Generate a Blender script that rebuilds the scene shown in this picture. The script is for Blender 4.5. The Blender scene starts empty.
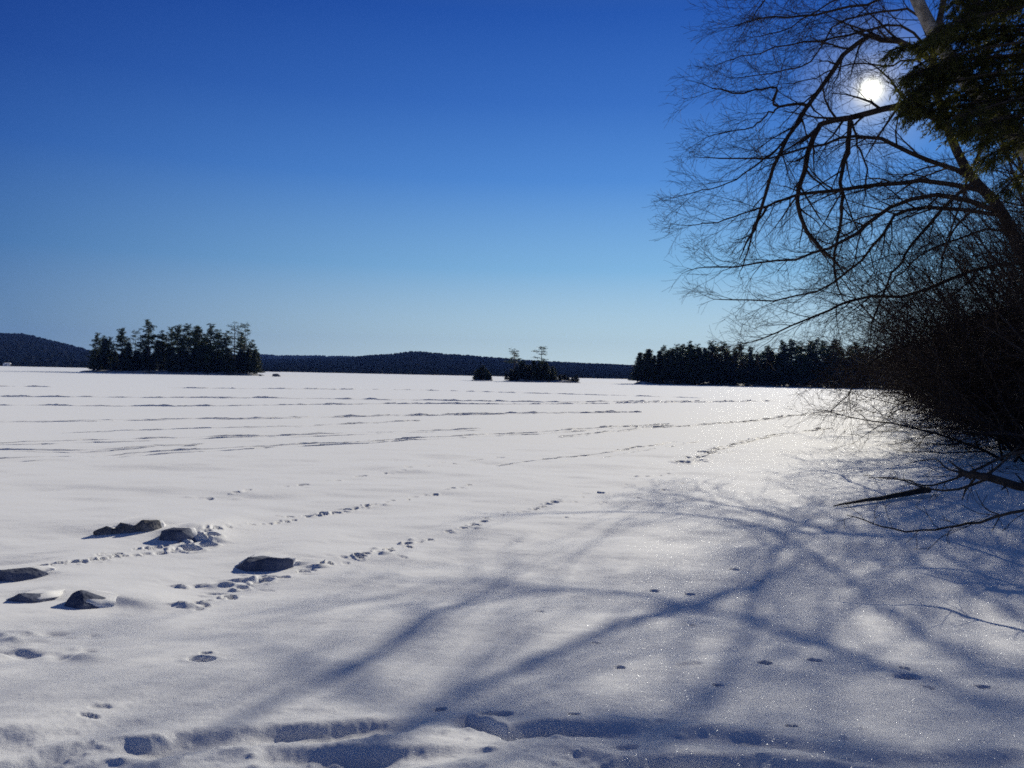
import bpy, math, random
import numpy as np
from mathutils import Matrix, Vector
R = math.radians
random.seed(7)
rng = np.random.default_rng(7)
S = bpy.context.scene
COL = S.collection

# ------------------------------------------------------------------ camera
CAMZ, F, ROLL, HOR = 2.6, 800.0, 1.2, 374.5
cd = bpy.data.cameras.new('camera'); cam = bpy.data.objects.new('camera', cd); COL.objects.link(cam)
cd.sensor_width = 36.0; cd.lens = 36.0 * F / 1024.0; cd.clip_start = 0.1; cd.clip_end = 20000
pitch = math.atan((384 - HOR) / F)
CM = Matrix.Rotation(R(90) - pitch, 4, 'X') @ Matrix.Rotation(R(ROLL), 4, 'Z')
CM.translation = (0, 0, CAMZ)
cam.matrix_world = CM
S.camera = cam
CR = np.array(CM.to_3x3())

def ray(px, py):
    """view directions through photo pixels, scaled to unit depth along world y"""
    v = np.stack([(np.asarray(px, float) - 512) / F, -(np.asarray(py, float) - 384) / F, -np.ones_like(np.asarray(px, float))], -1)
    d = v @ CR.T
    return d / d[..., 1:2]
def at(px, py, Y):
    d = ray(px, py)
    return np.array([0, 0, CAMZ]) + d * np.asarray(Y, float)[..., None] if np.ndim(px) else np.array([0, 0, CAMZ]) + d * Y
def hor(px): return HOR + (px - 512) * math.tan(R(ROLL))

# ------------------------------------------------------------------ sky, sun, exposure
sd = ray(871, 90); sd = sd / np.linalg.norm(sd)
SUN_EL = math.asin(sd[2]); SUN_AZ = math.atan2(sd[0], sd[1])
W = bpy.data.worlds.new('World'); S.world = W; W.use_nodes = True
nt = W.node_tree; nt.nodes.clear()
sky = nt.nodes.new('ShaderNodeTexSky'); sky.sky_type = 'NISHITA'; sky.sun_disc = False
sky.sun_elevation = SUN_EL; sky.sun_rotation = SUN_AZ
sky.air_density = 1.0; sky.dust_density = 0.0; sky.ozone_density = 4.0; sky.altitude = 300
tc = nt.nodes.new('ShaderNodeTexCoord')
nrm = nt.nodes.new('ShaderNodeVectorMath'); nrm.operation = 'NORMALIZE'; nt.links.new(tc.outputs['Generated'], nrm.inputs[0])
dot = nt.nodes.new('ShaderNodeVectorMath'); dot.operation = 'DOT_PRODUCT'; dot.inputs[1].default_value = tuple(sd)
nt.links.new(nrm.outputs[0], dot.inputs[0])
# deep clear winter blue by height in the visible sky, brighter towards the sun's side
sx = nt.nodes.new('ShaderNodeSeparateXYZ'); nt.links.new(nrm.outputs[0], sx.inputs[0])
er = nt.nodes.new('ShaderNodeValToRGB'); nt.links.new(sx.outputs['Z'], er.inputs[0])
er.color_ramp.elements[0].position = 0; er.color_ramp.elements[0].color = (.58, .72, .81, 1)
er.color_ramp.elements[1].position = 1; er.color_ramp.elements[1].color = (.085, .082, .092, 1)  # overhead, out of view: greyed to tint the shadows
for p, c in ((.05, (.43, .60, .75)), (.13, (.185, .40, .71)), (.235, (.066, .215, .62)), (.32, (.030, .125, .49)), (.41, (.013, .074, .385)), (.60, (.036, .054, .125))):
    e = er.color_ramp.elements.new(p); e.color = (*c, 1)
mr = nt.nodes.new('ShaderNodeMapRange'); mr.inputs['From Min'].default_value = .55; mr.inputs['From Max'].default_value = .97
nt.links.new(dot.outputs['Value'], mr.inputs['Value'])
tn = nt.nodes.new('ShaderNodeValToRGB'); tn.color_ramp.elements[0].color = (.35, .46, .60, 1); tn.color_ramp.elements[1].color = (1.32, 1.28, 1.12, 1)
nt.links.new(mr.outputs[0], tn.inputs[0])
mu = nt.nodes.new('ShaderNodeVectorMath'); mu.operation = 'MULTIPLY'; nt.links.new(er.outputs[0], mu.inputs[0]); nt.links.new(tn.outputs[0], mu.inputs[1])
bgr = nt.nodes.new('ShaderNodeBackground'); nt.links.new(mu.outputs[0], bgr.inputs['Color'])
bgn = nt.nodes.new('ShaderNodeBackground'); bgn.inputs['Strength'].default_value = 0.07; nt.links.new(sky.outputs[0], bgn.inputs['Color'])
bg = nt.nodes.new('ShaderNodeMixShader'); bg.inputs[0].default_value = .97
nt.links.new(bgn.outputs[0], bg.inputs[1]); nt.links.new(bgr.outputs[0], bg.inputs[2])
# the sun's own disc and the bright sky close round it
ac = nt.nodes.new('ShaderNodeMath'); ac.operation = 'ARCCOSINE'; ac.use_clamp = False
nt.links.new(dot.outputs['Value'], ac.inputs[0])
ramp = nt.nodes.new('ShaderNodeValToRGB')
dv = nt.nodes.new('ShaderNodeMath'); dv.operation = 'MULTIPLY'; dv.inputs[1].default_value = 1 / R(5)
nt.links.new(ac.outputs[0], dv.inputs[0]); nt.links.new(dv.outputs[0], ramp.inputs[0])
cr = ramp.color_ramp; cr.interpolation = 'LINEAR'
cr.elements[0].position = 0.05; cr.elements[0].color = (1, .97, .88, 1)
cr.elements[1].position = 1.0; cr.elements[1].color = (0, 0, 0, 1)
for p, c in ((0.085, (.34, .32, .24)), (.115, (.085, .078, .045)), (.17, (.043, .038, .019)), (.25, (.021, .019, .009)), (0.45, (.0085, .0085, .005))):
    e = cr.elements.new(p); e.color = (*c, 1)
bg2 = nt.nodes.new('ShaderNodeBackground'); bg2.inputs['Strength'].default_value = 14.0
nt.links.new(ramp.outputs[0], bg2.inputs['Color'])
ad = nt.nodes.new('ShaderNodeAddShader'); wo = nt.nodes.new('ShaderNodeOutputWorld')
nt.links.new(bg.outputs[0], ad.inputs[0]); nt.links.new(bg2.outputs[0], ad.inputs[1]); nt.links.new(ad.outputs[0], wo.inputs[0])

sl = bpy.data.lights.new('sun', 'SUN'); sl.energy = 4.35; sl.angle = R(0.55); sl.color = (1, .945, .815)
so = bpy.data.objects.new('sun', sl); COL.objects.link(so)
so.rotation_euler = Vector(tuple(-sd)).to_track_quat('-Z', 'Y').to_euler()

vs = S.view_settings
S.display_settings.display_device = 'sRGB'
vs.view_transform = 'Standard'; vs.look = 'None'; vs.gamma = 1; vs.use_curve_mapping = False; vs.exposure = 0.0
S.cycles.max_bounces = 6; S.cycles.diffuse_bounces = 3; S.cycles.glossy_bounces = 2; S.cycles.transparent_max_bounces = 6
S.cycles.use_denoising = False; S.cycles.use_adaptive_sampling = False; S.cycles.filter_width = 1.7
S.cycles.sample_clamp_indirect = 6.0

# ------------------------------------------------------------------ helpers
def nodes(name):
    m = bpy.data.materials.new(name); m.use_nodes = True
    n = m.node_tree.nodes; return m, m.node_tree, n['Principled BSDF']
def noise_mat(name, c1, c2, scale, rough=.85, spec=.2, bump=0.0, bscale=None, detail=4):
    m, t, b = nodes(name)
    co = t.nodes.new('ShaderNodeTexCoord'); nz = t.nodes.new('ShaderNodeTexNoise')
    nz.inputs['Scale'].default_value = scale; nz.inputs['Detail'].default_value = detail
    t.links.new(co.outputs['Object'], nz.inputs['Vector'])
    r = t.nodes.new('ShaderNodeValToRGB'); r.color_ramp.elements[0].position = .35; r.color_ramp.elements[1].position = .65
    r.color_ramp.elements[0].color = (*c1, 1); r.color_ramp.elements[1].color = (*c2, 1)
    t.links.new(nz.outputs[0], r.inputs[0]); t.links.new(r.outputs[0], b.inputs['Base Color'])
    b.inputs['Roughness'].default_value = rough; b.inputs['Specular IOR Level'].default_value = spec
    if bump:
        n2 = t.nodes.new('ShaderNodeTexNoise'); n2.inputs['Scale'].default_value = bscale or scale * 3; n2.inputs['Detail'].default_value = 5
        t.links.new(co.outputs['Object'], n2.inputs['Vector'])
        bp = t.nodes.new('ShaderNodeBump'); bp.inputs['Strength'].default_value = bump; bp.inputs['Distance'].default_value = .05
        t.links.new(n2.outputs[0], bp.inputs['Height']); t.links.new(bp.outputs[0], b.inputs['Normal'])
    return m
def leaf_mat(name, c1, c2, scale, trans=.35):
    m = noise_mat(name, c1, c2, scale, rough=.6, spec=.3)
    t = m.node_tree; b = t.nodes['Principled BSDF']; out = t.nodes['Material Output']
    tr = t.nodes.new('ShaderNodeBsdfTranslucent'); tr.inputs['Color'].default_value = (c2[0] * 1.6, c2[1] * 1.5, c2[2], 1)
    mx = t.nodes.new('ShaderNodeMixShader'); mx.inputs[0].default_value = trans
    t.links.new(b.outputs[0], mx.inputs[1]); t.links.new(tr.outputs[0], mx.inputs[2]); t.links.new(mx.outputs[0], out.inputs['Surface'])
    return m

def snow_material():
    m, t, b = nodes('snow')
    N, L = t.nodes.new, t.links.new
    co = N('ShaderNodeTexCoord')
    b.inputs['Base Color'].default_value = (.87, .87, .875, 1)
    b.inputs['Roughness'].default_value = .88; b.inputs['Specular IOR Level'].default_value = .58
    b.inputs['Sheen Weight'].default_value = .5; b.inputs['Sheen Roughness'].default_value = .45; b.inputs['Sheen Tint'].default_value = (1, .97, .92, 1)
    n1 = N('ShaderNodeTexNoise'); n1.inputs['Scale'].default_value = 55; n1.inputs['Detail'].default_value = 6; n1.inputs['Roughness'].default_value = .7
    mp = N('ShaderNodeMapping'); mp.inputs['Scale'].default_value = (3.5, 11, 6); mp.inputs['Rotation'].default_value = (0, 0, R(12))
    n2 = N('ShaderNodeTexNoise'); n2.inputs['Scale'].default_value = 1.0; n2.inputs['Detail'].default_value = 4
    L(co.outputs['Object'], n1.inputs['Vector']); L(co.outputs['Object'], mp.inputs['Vector']); L(mp.outputs[0], n2.inputs['Vector'])
    bp1 = N('ShaderNodeBump'); bp1.inputs['Strength'].default_value = .36; bp1.inputs['Distance'].default_value = .012
    bp2 = N('ShaderNodeBump'); bp2.inputs['Strength'].default_value = .13; bp2.inputs['Distance'].default_value = .03
    L(n2.outputs[0], bp2.inputs['Height']); L(n1.outputs[0], bp1.inputs['Height']); L(bp2.outputs[0], bp1.inputs['Normal'])
    L(bp1.outputs[0], b.inputs['Normal'])
    # loose ice crystals: tiny facets, each tilted its own way, a few of which flash in the sun
    vo = N('ShaderNodeTexVoronoi'); vo.inputs['Scale'].default_value = 230
    L(co.outputs['Object'], vo.inputs['Vector'])
    sub = N('ShaderNodeVectorMath'); sub.operation = 'SUBTRACT'; sub.inputs[1].default_value = (.5, .5, .5)
    L(vo.outputs['Color'], sub.inputs[0])
    sc = N('ShaderNodeVectorMath'); sc.operation = 'SCALE'; sc.inputs['Scale'].default_value = 1.3
    L(sub.outputs[0], sc.inputs[0])
    geo = N('ShaderNodeNewGeometry'); addn = N('ShaderNodeVectorMath'); addn.operation = 'ADD'
    L(geo.outputs['Normal'], addn.inputs[0]); L(sc.outputs[0], addn.inputs[1])
    nn = N('ShaderNodeVectorMath'); nn.operation = 'NORMALIZE'; L(addn.outputs[0], nn.inputs[0])
    gl = N('ShaderNodeBsdfGlossy'); gl.inputs['Roughness'].default_value = .23; gl.inputs['Color'].default_value = (.9, .92, .95, 1)
    L(nn.outputs[0], gl.inputs['Normal'])
    wn = N('ShaderNodeSeparateColor'); L(vo.outputs['Color'], wn.inputs[0])
    gt = N('ShaderNodeMath'); gt.operation = 'GREATER_THAN'; gt.inputs[1].default_value = .88; L(wn.outputs[2], gt.inputs[0])
    ml = N('ShaderNodeMath'); ml.operation = 'MULTIPLY'; ml.inputs[1].default_value = .03; L(gt.outputs[0], ml.inputs[0])
    mx = N('ShaderNodeMixShader'); L(ml.outputs[0], mx.inputs[0]); L(b.outputs[0], mx.inputs[1]); L(gl.outputs[0], mx.inputs[2])
    L(mx.outputs[0], t.nodes['Material Output'].inputs['Surface'])
    return m

M = dict(
    snow=snow_material(),
    bark=noise_mat('bark', (.024, .019, .017), (.065, .053, .046), 6, bump=.6, bscale=18),
    twig=noise_mat('twig', (.026, .019, .016), (.065, .046, .036), 3),
    pale=noise_mat('pale_bark', (.16, .14, .12), (.34, .31, .28), 4, bump=.5, bscale=14),
    pinebark=noise_mat('pine_bark', (.04, .032, .028), (.08, .06, .05), 3),
    needle=leaf_mat('pine_needles', (.016, .030, .016), (.035, .060, .028), .6, .2),
    hemlock=leaf_mat('hemlock_needles', (.014, .024, .010), (.06, .066, .018), 1.2, .5),
    under=leaf_mat('undergrowth_leaves', (.014, .024, .016), (.03, .045, .025), .8, .15),
    hill=noise_mat('hill_floor', (.012, .014, .014), (.03, .032, .032), .02, spec=0),
    forest=noise_mat('far_forest', (.008, .011, .011), (.018, .021, .020), .01, spec=.0),
    shore=noise_mat('shore_ground', (.05, .045, .04), (.55, .56, .6), .35, detail=5),
    rock=noise_mat('grey_rock', (.10, .10, .105), (.22, .22, .23), 5, bump=.6, bscale=9),
    shadeblue=noise_mat('shade_tinted_rock', (.08, .095, .14), (.17, .19, .26), 5, bump=.6, bscale=9),  # stone coloured navy to stand in for the blue shade on snow faces
    darkrock=noise_mat('dark_rock', (.05, .05, .055), (.2, .2, .22), 2),
    wood=noise_mat('dead_wood', (.03, .024, .02), (.09, .07, .055), 5, bump=.5, bscale=20),
)

def mesh(name, v, f, mat, parent=None, smooth=False, loc=None):
    """v (n,3), f: (m,k) array or list of such"""
    me = bpy.data.meshes.new(name)
    fs = f if isinstance(f, list) else [f]
    fs = [np.asarray(a, np.int32) for a in fs if len(a)]
    v = np.asarray(v, np.float32)
    me.vertices.add(len(v)); me.vertices.foreach_set('co', v.ravel())
    nl = sum(a.size for a in fs); npoly = sum(len(a) for a in fs)
    me.loops.add(nl); me.polygons.add(npoly)
    me.loops.foreach_set('vertex_index', np.concatenate([a.ravel() for a in fs]))
    tot = np.concatenate([np.full(len(a), a.shape[1], np.int32) for a in fs])
    st = np.concatenate([[0], np.cumsum(tot)[:-1]]).astype(np.int32)
    me.polygons.foreach_set('loop_start', st)
    if smooth: me.polygons.foreach_set('use_smooth', np.ones(npoly, bool))
    me.update(calc_edges=True); me.validate()
    me.materials.append(mat)
    o = bpy.data.objects.new(name, me); COL.objects.link(o)
    if parent: o.parent = parent
    if loc is not None: o.location = loc
    return o
def tag(o, label=None, cat=None, group=None, kind=None):
    for k, val in (('label', label), ('category', cat), ('group', group), ('kind', kind)):
        if val: o[k] = val
    return o
def thing(name, loc, label, cat, group=None, rz=0):
    o = bpy.data.objects.new(name, None); COL.objects.link(o); o.empty_display_size = .3
    o.location = loc; o.rotation_euler = (0, 0, rz)
    return tag(o, label, cat, group)
def copy_tree(o, parent=None):
    c = o.copy(); COL.objects.link(c); c.parent = parent
    for ch in list(o.children): copy_tree(ch, c)
    return c

def _h(ix, iy, s):
    n = (ix * 374761393 + iy * 668265263 + s * 974634777) & 0xFFFFFFFF
    n = ((n ^ (n >> 13)) * 1274126177) & 0xFFFFFFFF
    n = n ^ (n >> 16)
    return (n & 0xFFFF) / 32767.5 - 1
def vn(x, y, s=0):
    ix = np.floor(x).astype(np.int64); iy = np.floor(y).astype(np.int64)
    fx = x - ix; fy = y - iy; fx = fx * fx * fx * (fx * (fx * 6 - 15) + 10); fy = fy * fy * fy * (fy * (fy * 6 - 15) + 10)
    a = _h(ix, iy, s); b = _h(ix + 1, iy, s); c = _h(ix, iy + 1, s); d = _h(ix + 1, iy + 1, s)
    return (a + (b - a) * fx) * (1 - fy) + (c + (d - c) * fx) * fy
def fbm(x, y, s=0, o=4, g=.5):
    t = 0; a = 1
    for k in range(o):
        t = t + a * vn(x * 2 ** k + 17.3 * k, y * 2 ** k - 9.1 * k, s + k); a *= g
    return t
def ss(a, b, x):
    t = np.clip((x - a) / (b - a), 0, 1); return t * t * (3 - 2 * t)

class Tubes:
    """collects tapered tubes and builds them as one mesh"""
    def __init__(s): s.by = {}
    def add(s, pts, rad, sides=3):
        s.by.setdefault((len(pts), sides), []).append((pts, rad))
    def build(s, name, mat, parent, origin=(0, 0, 0)):
        V, Fq, base = [], [], 0
        for (k, n), L in s.by.items():
            P = np.array([a for a, _ in L], float); Rr = np.array([b for _, b in L], float)
            T = np.gradient(P, axis=1); T /= np.linalg.norm(T, axis=2, keepdims=True) + 1e-9
            up = np.where(np.abs(T[:, :, 2:3].mean(1, keepdims=True)) > .8, np.array([1., 0, 0]), np.array([0, 0, 1.]))
            A = np.cross(T, up); A /= np.linalg.norm(A, axis=2, keepdims=True) + 1e-9
            B = np.cross(T, A)
            th = np.arange(n) * 2 * math.pi / n
            ring = P[:, :, None] + Rr[:, :, None, None] * (np.cos(th)[:, None] * A[:, :, None] + np.sin(th)[:, None] * B[:, :, None])
            m = len(L); V.append(ring.reshape(-1, 3))
            i = np.arange(m)[:, None, None] * k * n + np.arange(k - 1)[None, :, None] * n + np.arange(n)[None, None, :]
            j = np.arange(m)[:, None, None] * k * n + np.arange(k - 1)[None, :, None] * n + ((np.arange(n) + 1) % n)[None, None, :]
            q = np.stack([i, j, j + n, i + n], -1).reshape(-1, 4) + base
            Fq.append(q); base += m * k * n
        if not V: return None
        return mesh(name, np.concatenate(V) - np.asarray(origin), [np.concatenate(Fq)], mat, parent, smooth=True)
def unit(v): return v / (math.sqrt(v[0] * v[0] + v[1] * v[1] + v[2] * v[2]) + 1e-9)
def rv(): return np.array([random.gauss(0, 1), random.gauss(0, 1), random.gauss(0, 1)])
def smooth_line(P, n):
    """Catmull-Rom through control points, n points out"""
    P = np.asarray(P, float); m = len(P)
    Q = np.vstack([2 * P[0] - P[1], P, 2 * P[-1] - P[-2]])
    u = np.linspace(0, m - 1 - 1e-6, n); i = u.astype(int); t = (u - i)[:, None]
    a, b, c, d = Q[i], Q[i + 1], Q[i + 2], Q[i + 3]
    return .5 * (2 * b + (c - a) * t + (2 * a - 5 * b + 4 * c - d) * t ** 2 + (3 * b - a - 3 * c + d) * t ** 3)

def grow(T, p, d, L, r, lvl, cfg):
    """one branch and, recursively, the branches that leave it"""
    n = 5 if lvl > 0 else 4
    pts = [p]; q = p; dd = unit(d); seg = L / (n - 1)
    bend = cfg['trop']
    for i in range(n - 1):
        dd = unit(dd + rv() * cfg['wig'] + np.array([bend[0], bend[1], bend[2]]) * seg)
        q = q + dd * seg
        if q[2] < cfg['zmin']: q[2] = cfg['zmin']; dd[2] = abs(dd[2]) * .3
        pts.append(q)
    rmin = cfg['rmin']
    rad = [max(rmin, r * (1 - .75 * i / (n - 1))) for i in range(n)]
    T.add(pts, rad, 3 if r < .03 else 5)
    if lvl > 0: kids(T, pts, rad, L, lvl, cfg)
def kids(T, pts, rad, L, lvl, cfg, t0=.12):
    sp = cfg['space'][lvl]; nk = max(1, int(L * (1 - t0) / sp)); side = random.choice((-1, 1)); m = len(pts) - 1
    for k in range(nk):
        t = t0 + (1 - t0) * (k + random.random() * .8) / nk
        x = min(t, .999) * m; i = int(x); f = x - i
        p = pts[i] * (1 - f) + pts[i + 1] * f; tg = unit(pts[i + 1] - pts[i])
        side = -side
        v = rv(); v = v - tg * v.dot(tg); v = unit(v)
        w = np.array([tg[2], 0, -tg[0]]) * side      # favour a flat fan, as lake-side boughs spread
        v = unit(v * .8 + w * .8)
        a = R(random.uniform(*cfg['ang']))
        cl = cfg['len'][lvl] * random.uniform(.55, 1.25) * (1 - .45 * t)
        cl = min(cl, L * .8)
        grow(T, p, tg * math.cos(a) + v * math.sin(a), cl, rad[i] * (cfg.get('thin', .5) + (.08 if lvl == 3 else 0)), lvl - 1, cfg)

# ------------------------------------------------------------------ the land
SHX = np.array([-50, 0, 6, 12, 20, 28, 54, 143, 230, 300, 420, 6000.]); SHV = np.array([7.5, 7.5, 9.0, 11, 14.5, 18.5, 32, 73, 125, 180, 300, 6000.])
def bank(x, y):
    s = x - np.interp(y, SHX, SHV)
    far = ss(420, 330, y)
    z = (.9 * ss(-1.5, 6, s) + 2.0 * ss(5, 40, s)) * far
    yy = y + .35 * x * (x < 0) * 0
    near = .75 * ss(10.5, 1.5, yy)
    return np.maximum(z, near) + .35 * np.minimum(z, near)
def ground_hit(px, py):
    d = ray(px, py); Y = CAMZ / max(1e-4, -d[2])
    for _ in range(25):
        z = float(bank(np.array(d[0] * Y), np.array(Y))); Y = .5 * Y + .5 * (CAMZ - z) / max(1e-4, -d[2])
    return d[0] * Y, Y

NF, NB = 1150, 70
A1 = .86
ta = np.linspace(-A1, A1, NF); th_f = np.arctan(ta)
th_b = np.linspace(math.atan(A1), 2 * math.pi - math.atan(A1), NB + 2)[1:-1]
TH = np.concatenate([th_f, th_b])
RR = np.concatenate([np.geomspace(.5, 2.6, 25)[:-1], np.geomspace(2.6, 170, 1000)[:-1], np.geomspace(170, 7000, 90)])
GX = RR[:, None] * np.sin(TH)[None]; GY = RR[:, None] * np.cos(TH)[None]
GZ = bank(GX, GY)
fade = ss(60, 15, RR)[:, None]
fade2 = ss(200, 60, RR)[:, None]
# wind-packed drifts
GZ += fade * (.045 * fbm(GX * .32, GY * .5, 3, 3) + .009 * fbm(GX * 1.1, GY * 1.9, 11, 2)) + fade2 * .03 * fbm(GX * .09, GY * .22, 5, 2)
GZ += ss(22, 9, RR)[:, None] * .003 * fbm(GX * 5, GY * 9, 21, 3)

def block(x, y, rad):
    r = math.hypot(x, y); i0 = max(0, np.searchsorted(RR, r - rad) - 1); i1 = min(len(RR), np.searchsorted(RR, r + rad) + 1)
    da = rad / max(r, .5) * 1.15; a = x / max(y, .1)
    j0 = max(0, np.searchsorted(ta, a - da * (1 + a * a)) - 1); j1 = min(NF, np.searchsorted(ta, a + da * (1 + a * a)) + 1)
    return slice(i0, i1), slice(j0, j1)
def dimple(x, y, rx, ry, dep, rot=0, rim=.25):
    """a print: sharp-walled hole with a low pushed-up rim; dep<0 makes a lump"""
    b = block(x, y, max(rx, ry) * 2); X = GX[b] - x; Y = GY[b] - y
    c, s = math.cos(rot), math.sin(rot); u = (X * c + Y * s) / rx; v = (-X * s + Y * c) / ry
    q = np.sqrt(u * u + v * v) * (1 + .28 * vn(GX[b] * 2.2 / rx * .5, GY[b] * 2.2 / rx * .5, 13))
    GZ[b] += -dep * ss(1.0, .62, q) + dep * rim * np.exp(-((q - 1.25) / .25) ** 2)
def lump(x, y, rx, ry, h, rot=0, steep=.35):
    """drift: steep towards the viewer, long tail away from it"""
    b = block(x, y, max(rx, ry) * 2.2); X = GX[b] - x; Y = GY[b] - y
    c, s = math.cos(rot), math.sin(rot); u = (X * c + Y * s) / rx; v = (-X * s + Y * c)
    v = np.where(v < 0, v / (ry * steep), v / ry)
    GZ[b] += h * np.exp(-(u * u + v * v))

def line_px(pts, n):
    pts = np.array(pts, float); u = np.linspace(0, len(pts) - 1, n)
    return np.interp(u, np.arange(len(pts)), pts[:, 0]), np.interp(u, np.arange(len(pts)), pts[:, 1])
TRACKS = []
# old snowmobile and ski tracks far out on the ice: broken little berms
for pts, keep, hh in (
    ([(-60, 386), (160, 388), (420, 390), (700, 398)], .30, .7),
    ([(-60, 396), (120, 397), (340, 399), (560, 402), (700, 401)], .55, .9),
    ([(-60, 405), (170, 406), (400, 404), (560, 404), (780, 401)], .75, 1.0),
    ([(-60, 421), (60, 421), (130, 420), (230, 419), (340, 417), (480, 414), (640, 412)], .9, 1.2),
    ([(70, 432), (200, 428), (300, 426), (420, 421)], .4, .7),
    ([(-60, 446), (20, 443), (140, 440), (260, 436), (380, 432), (480, 429)], .65, 1.0),
    ([(-60, 452), (20, 451), (110, 449), (200, 444)], .5, 1.0),
    ([(-60, 462), (40, 459), (120, 454), (230, 449), (340, 443), (450, 437), (560, 431), (670, 425)], .85, 1.2),
    ([(560, 436), (653, 428), (720, 424), (819, 413), (850, 410)], .6, 1.0),
    ([(500, 466), (600, 455), (640, 449), (700, 440)], .35, 1.0),
    ([(680, 462), (720, 449), (760, 438), (830, 428)], .45, 1.0),
    ):
    TRACKS.append((pts, keep, hh))
# prints: dotted trails of boots and paws
def trail(pts, step, size, dep, keep=.85, jit=2.0):
    px = np.array(pts, float); L = np.hypot(np.diff(px[:, 0]), np.diff(px[:, 1])).sum()
    X, Y = line_px(pts, max(2, int(L / step * 1.7)))
    for a, b in zip(X, Y):
        if random.random() > keep: continue
        x, y = ground_hit(a + random.gauss(0, jit), b + random.gauss(0, jit * .45))
        s = size * random.uniform(.7, 1.4)
        dimple(x, y, s * .6 * random.uniform(.5, 1.5), s * .5 * random.uniform(.6, 1.7), .5 * dep * random.uniform(.2, 1.5), random.gauss(0, .8), .25)
        if random.random() < .35: lump(x + random.gauss(0, s), y + random.gauss(0, s), s * .5, s * .4, dep * .25, random.gauss(0, .5), .7)
trail([(196, 608), (260, 585), (340, 564), (391, 552), (434, 537), (490, 522), (531, 507), (578, 496), (640, 478), (690, 462)], 11, .13, .10, .8, 3)
trail([(356, 560), (391, 551)], 7, .15, .13); trail([(684, 461), (716, 450)], 4, .25, .22, .95, 5)
trail([(290, 516), (348, 508), (390, 500), (470, 486)], 11, .13, .09, .7, 2)
trail([(100, 560), (180, 545), (250, 525), (330, 512)], 9, .11, .06, .75, 1.5)
trail([(40, 573), (85, 568), (120, 560), (175, 552)], 7, .10, .06, .85, 1)
trail([(560, 520), (650, 490), (760, 462), (840, 445)], 13, .12, .05, .4, 4)
trail([(180, 500), (330, 480), (420, 468), (520, 455)], 12, .2, .06, .45, 2)
trail([(700, 628), (760, 660), (830, 662), (900, 676), (960, 690)], 45, .06, .05, .6, 16)
for a, b, s, dp in ((348, 508, .16, .14), (766, 662, .09, .07), (815, 658, .10, .07), (907, 674, .16, .08), (718, 684, .06, .05), (791, 728, .06, .05),
                    (200, 660, .15, .10), (206, 655, .07, .06), (575, 715, .05, .04), (440, 704, .06, .04), (982, 684, .07, .05), (540, 615, .06, .04),
                    (595, 643, .05, .04), (655, 590, .09, .05), (735, 570, .08, .05), (620, 667, .06, .04), (690, 594, .09, .06), (760, 582, .08, .06)):
    x, y = ground_hit(a, b); dimple(x, y, s * .8, s * .6, dp * .6, 0, .15)
for _ in range(25):     # scattered scuffs
    a, b = random.uniform(0, 1000), 420 + 330 * random.random() ** 1.5
    x, y = ground_hit(a, b); s = random.uniform(.03, .09); dimple(x, y, s * random.uniform(1, 2), s * .7, s * random.uniform(.08, .25), random.gauss(0, .5), .12)
# churned snow at the lower left and hummocks along the shore
for _ in range(70):
    a, b = random.uniform(-20, 95), random.uniform(632, 662); x, y = ground_hit(a, b)
    lump(x, y, random.uniform(.05, .14), random.uniform(.05, .12), random.uniform(-.035, .032), random.gauss(0, .5), .8)
for _ in range(40):
    a = random.uniform(180, 330); b = 600 - (a - 180) * .22 + random.gauss(0, 7); x, y = ground_hit(a, b)
    lump(x, y, random.uniform(.05, .14), random.uniform(.04, .10), random.uniform(-.04, .045))
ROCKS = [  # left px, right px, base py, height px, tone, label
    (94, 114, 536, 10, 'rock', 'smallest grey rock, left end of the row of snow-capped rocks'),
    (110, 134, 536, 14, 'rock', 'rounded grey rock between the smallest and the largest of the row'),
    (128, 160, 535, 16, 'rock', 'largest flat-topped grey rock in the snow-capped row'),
    (156, 196, 543, 15, 'shadeblue', 'low rock under blue shaded snow, right end of the row'),
    (236, 292, 572, 15, 'shadeblue', 'lone low wedge of snowed-over rock beside the footprint trail'),
    (-22, 34, 583, 14, 'shadeblue', 'snowed-over rock cut by the left edge of the photo, upper of two'),
    (-8, 47, 605, 12, 'shadeblue', 'long thin snowed-over rock at the left edge, lower of two'),
    (57, 108, 610, 17, 'shadeblue', 'domed snowed-over rock with a dark shaded face, nearest the churned snow'),
]
for (x0, x1, yb, hp, tone, lab) in ROCKS:
    x, y = ground_hit((x0 + x1) / 2, yb); w = (x1 - x0) / F * y
    lump(x + w * .05, y + w * 1.15, w * .8, w * 3.2, hp / F * y * (.26 if x0 in (94, 110, 128) else .42), 0, .24)
for a, b, rx, hh in ((122, 610, .30, .10), (300, 571, .30, .05), (176, 541, .35, .12), (28, 604, .3, .08), (30, 581, .3, .07)):
    x, y = ground_hit(a, b); lump(x, y + .25, rx, .8, hh * .5, -.3, .16)
x, y = ground_hit(205, 545); lump(x, y + .2, .25, .4, .07, 0, .2)
for a, b in ((197, 543), (207, 547), (192, 551), (212, 541), (183, 549)):
    x, y = ground_hit(a, b); dimple(x, y, .14, .10, .09)
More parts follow.
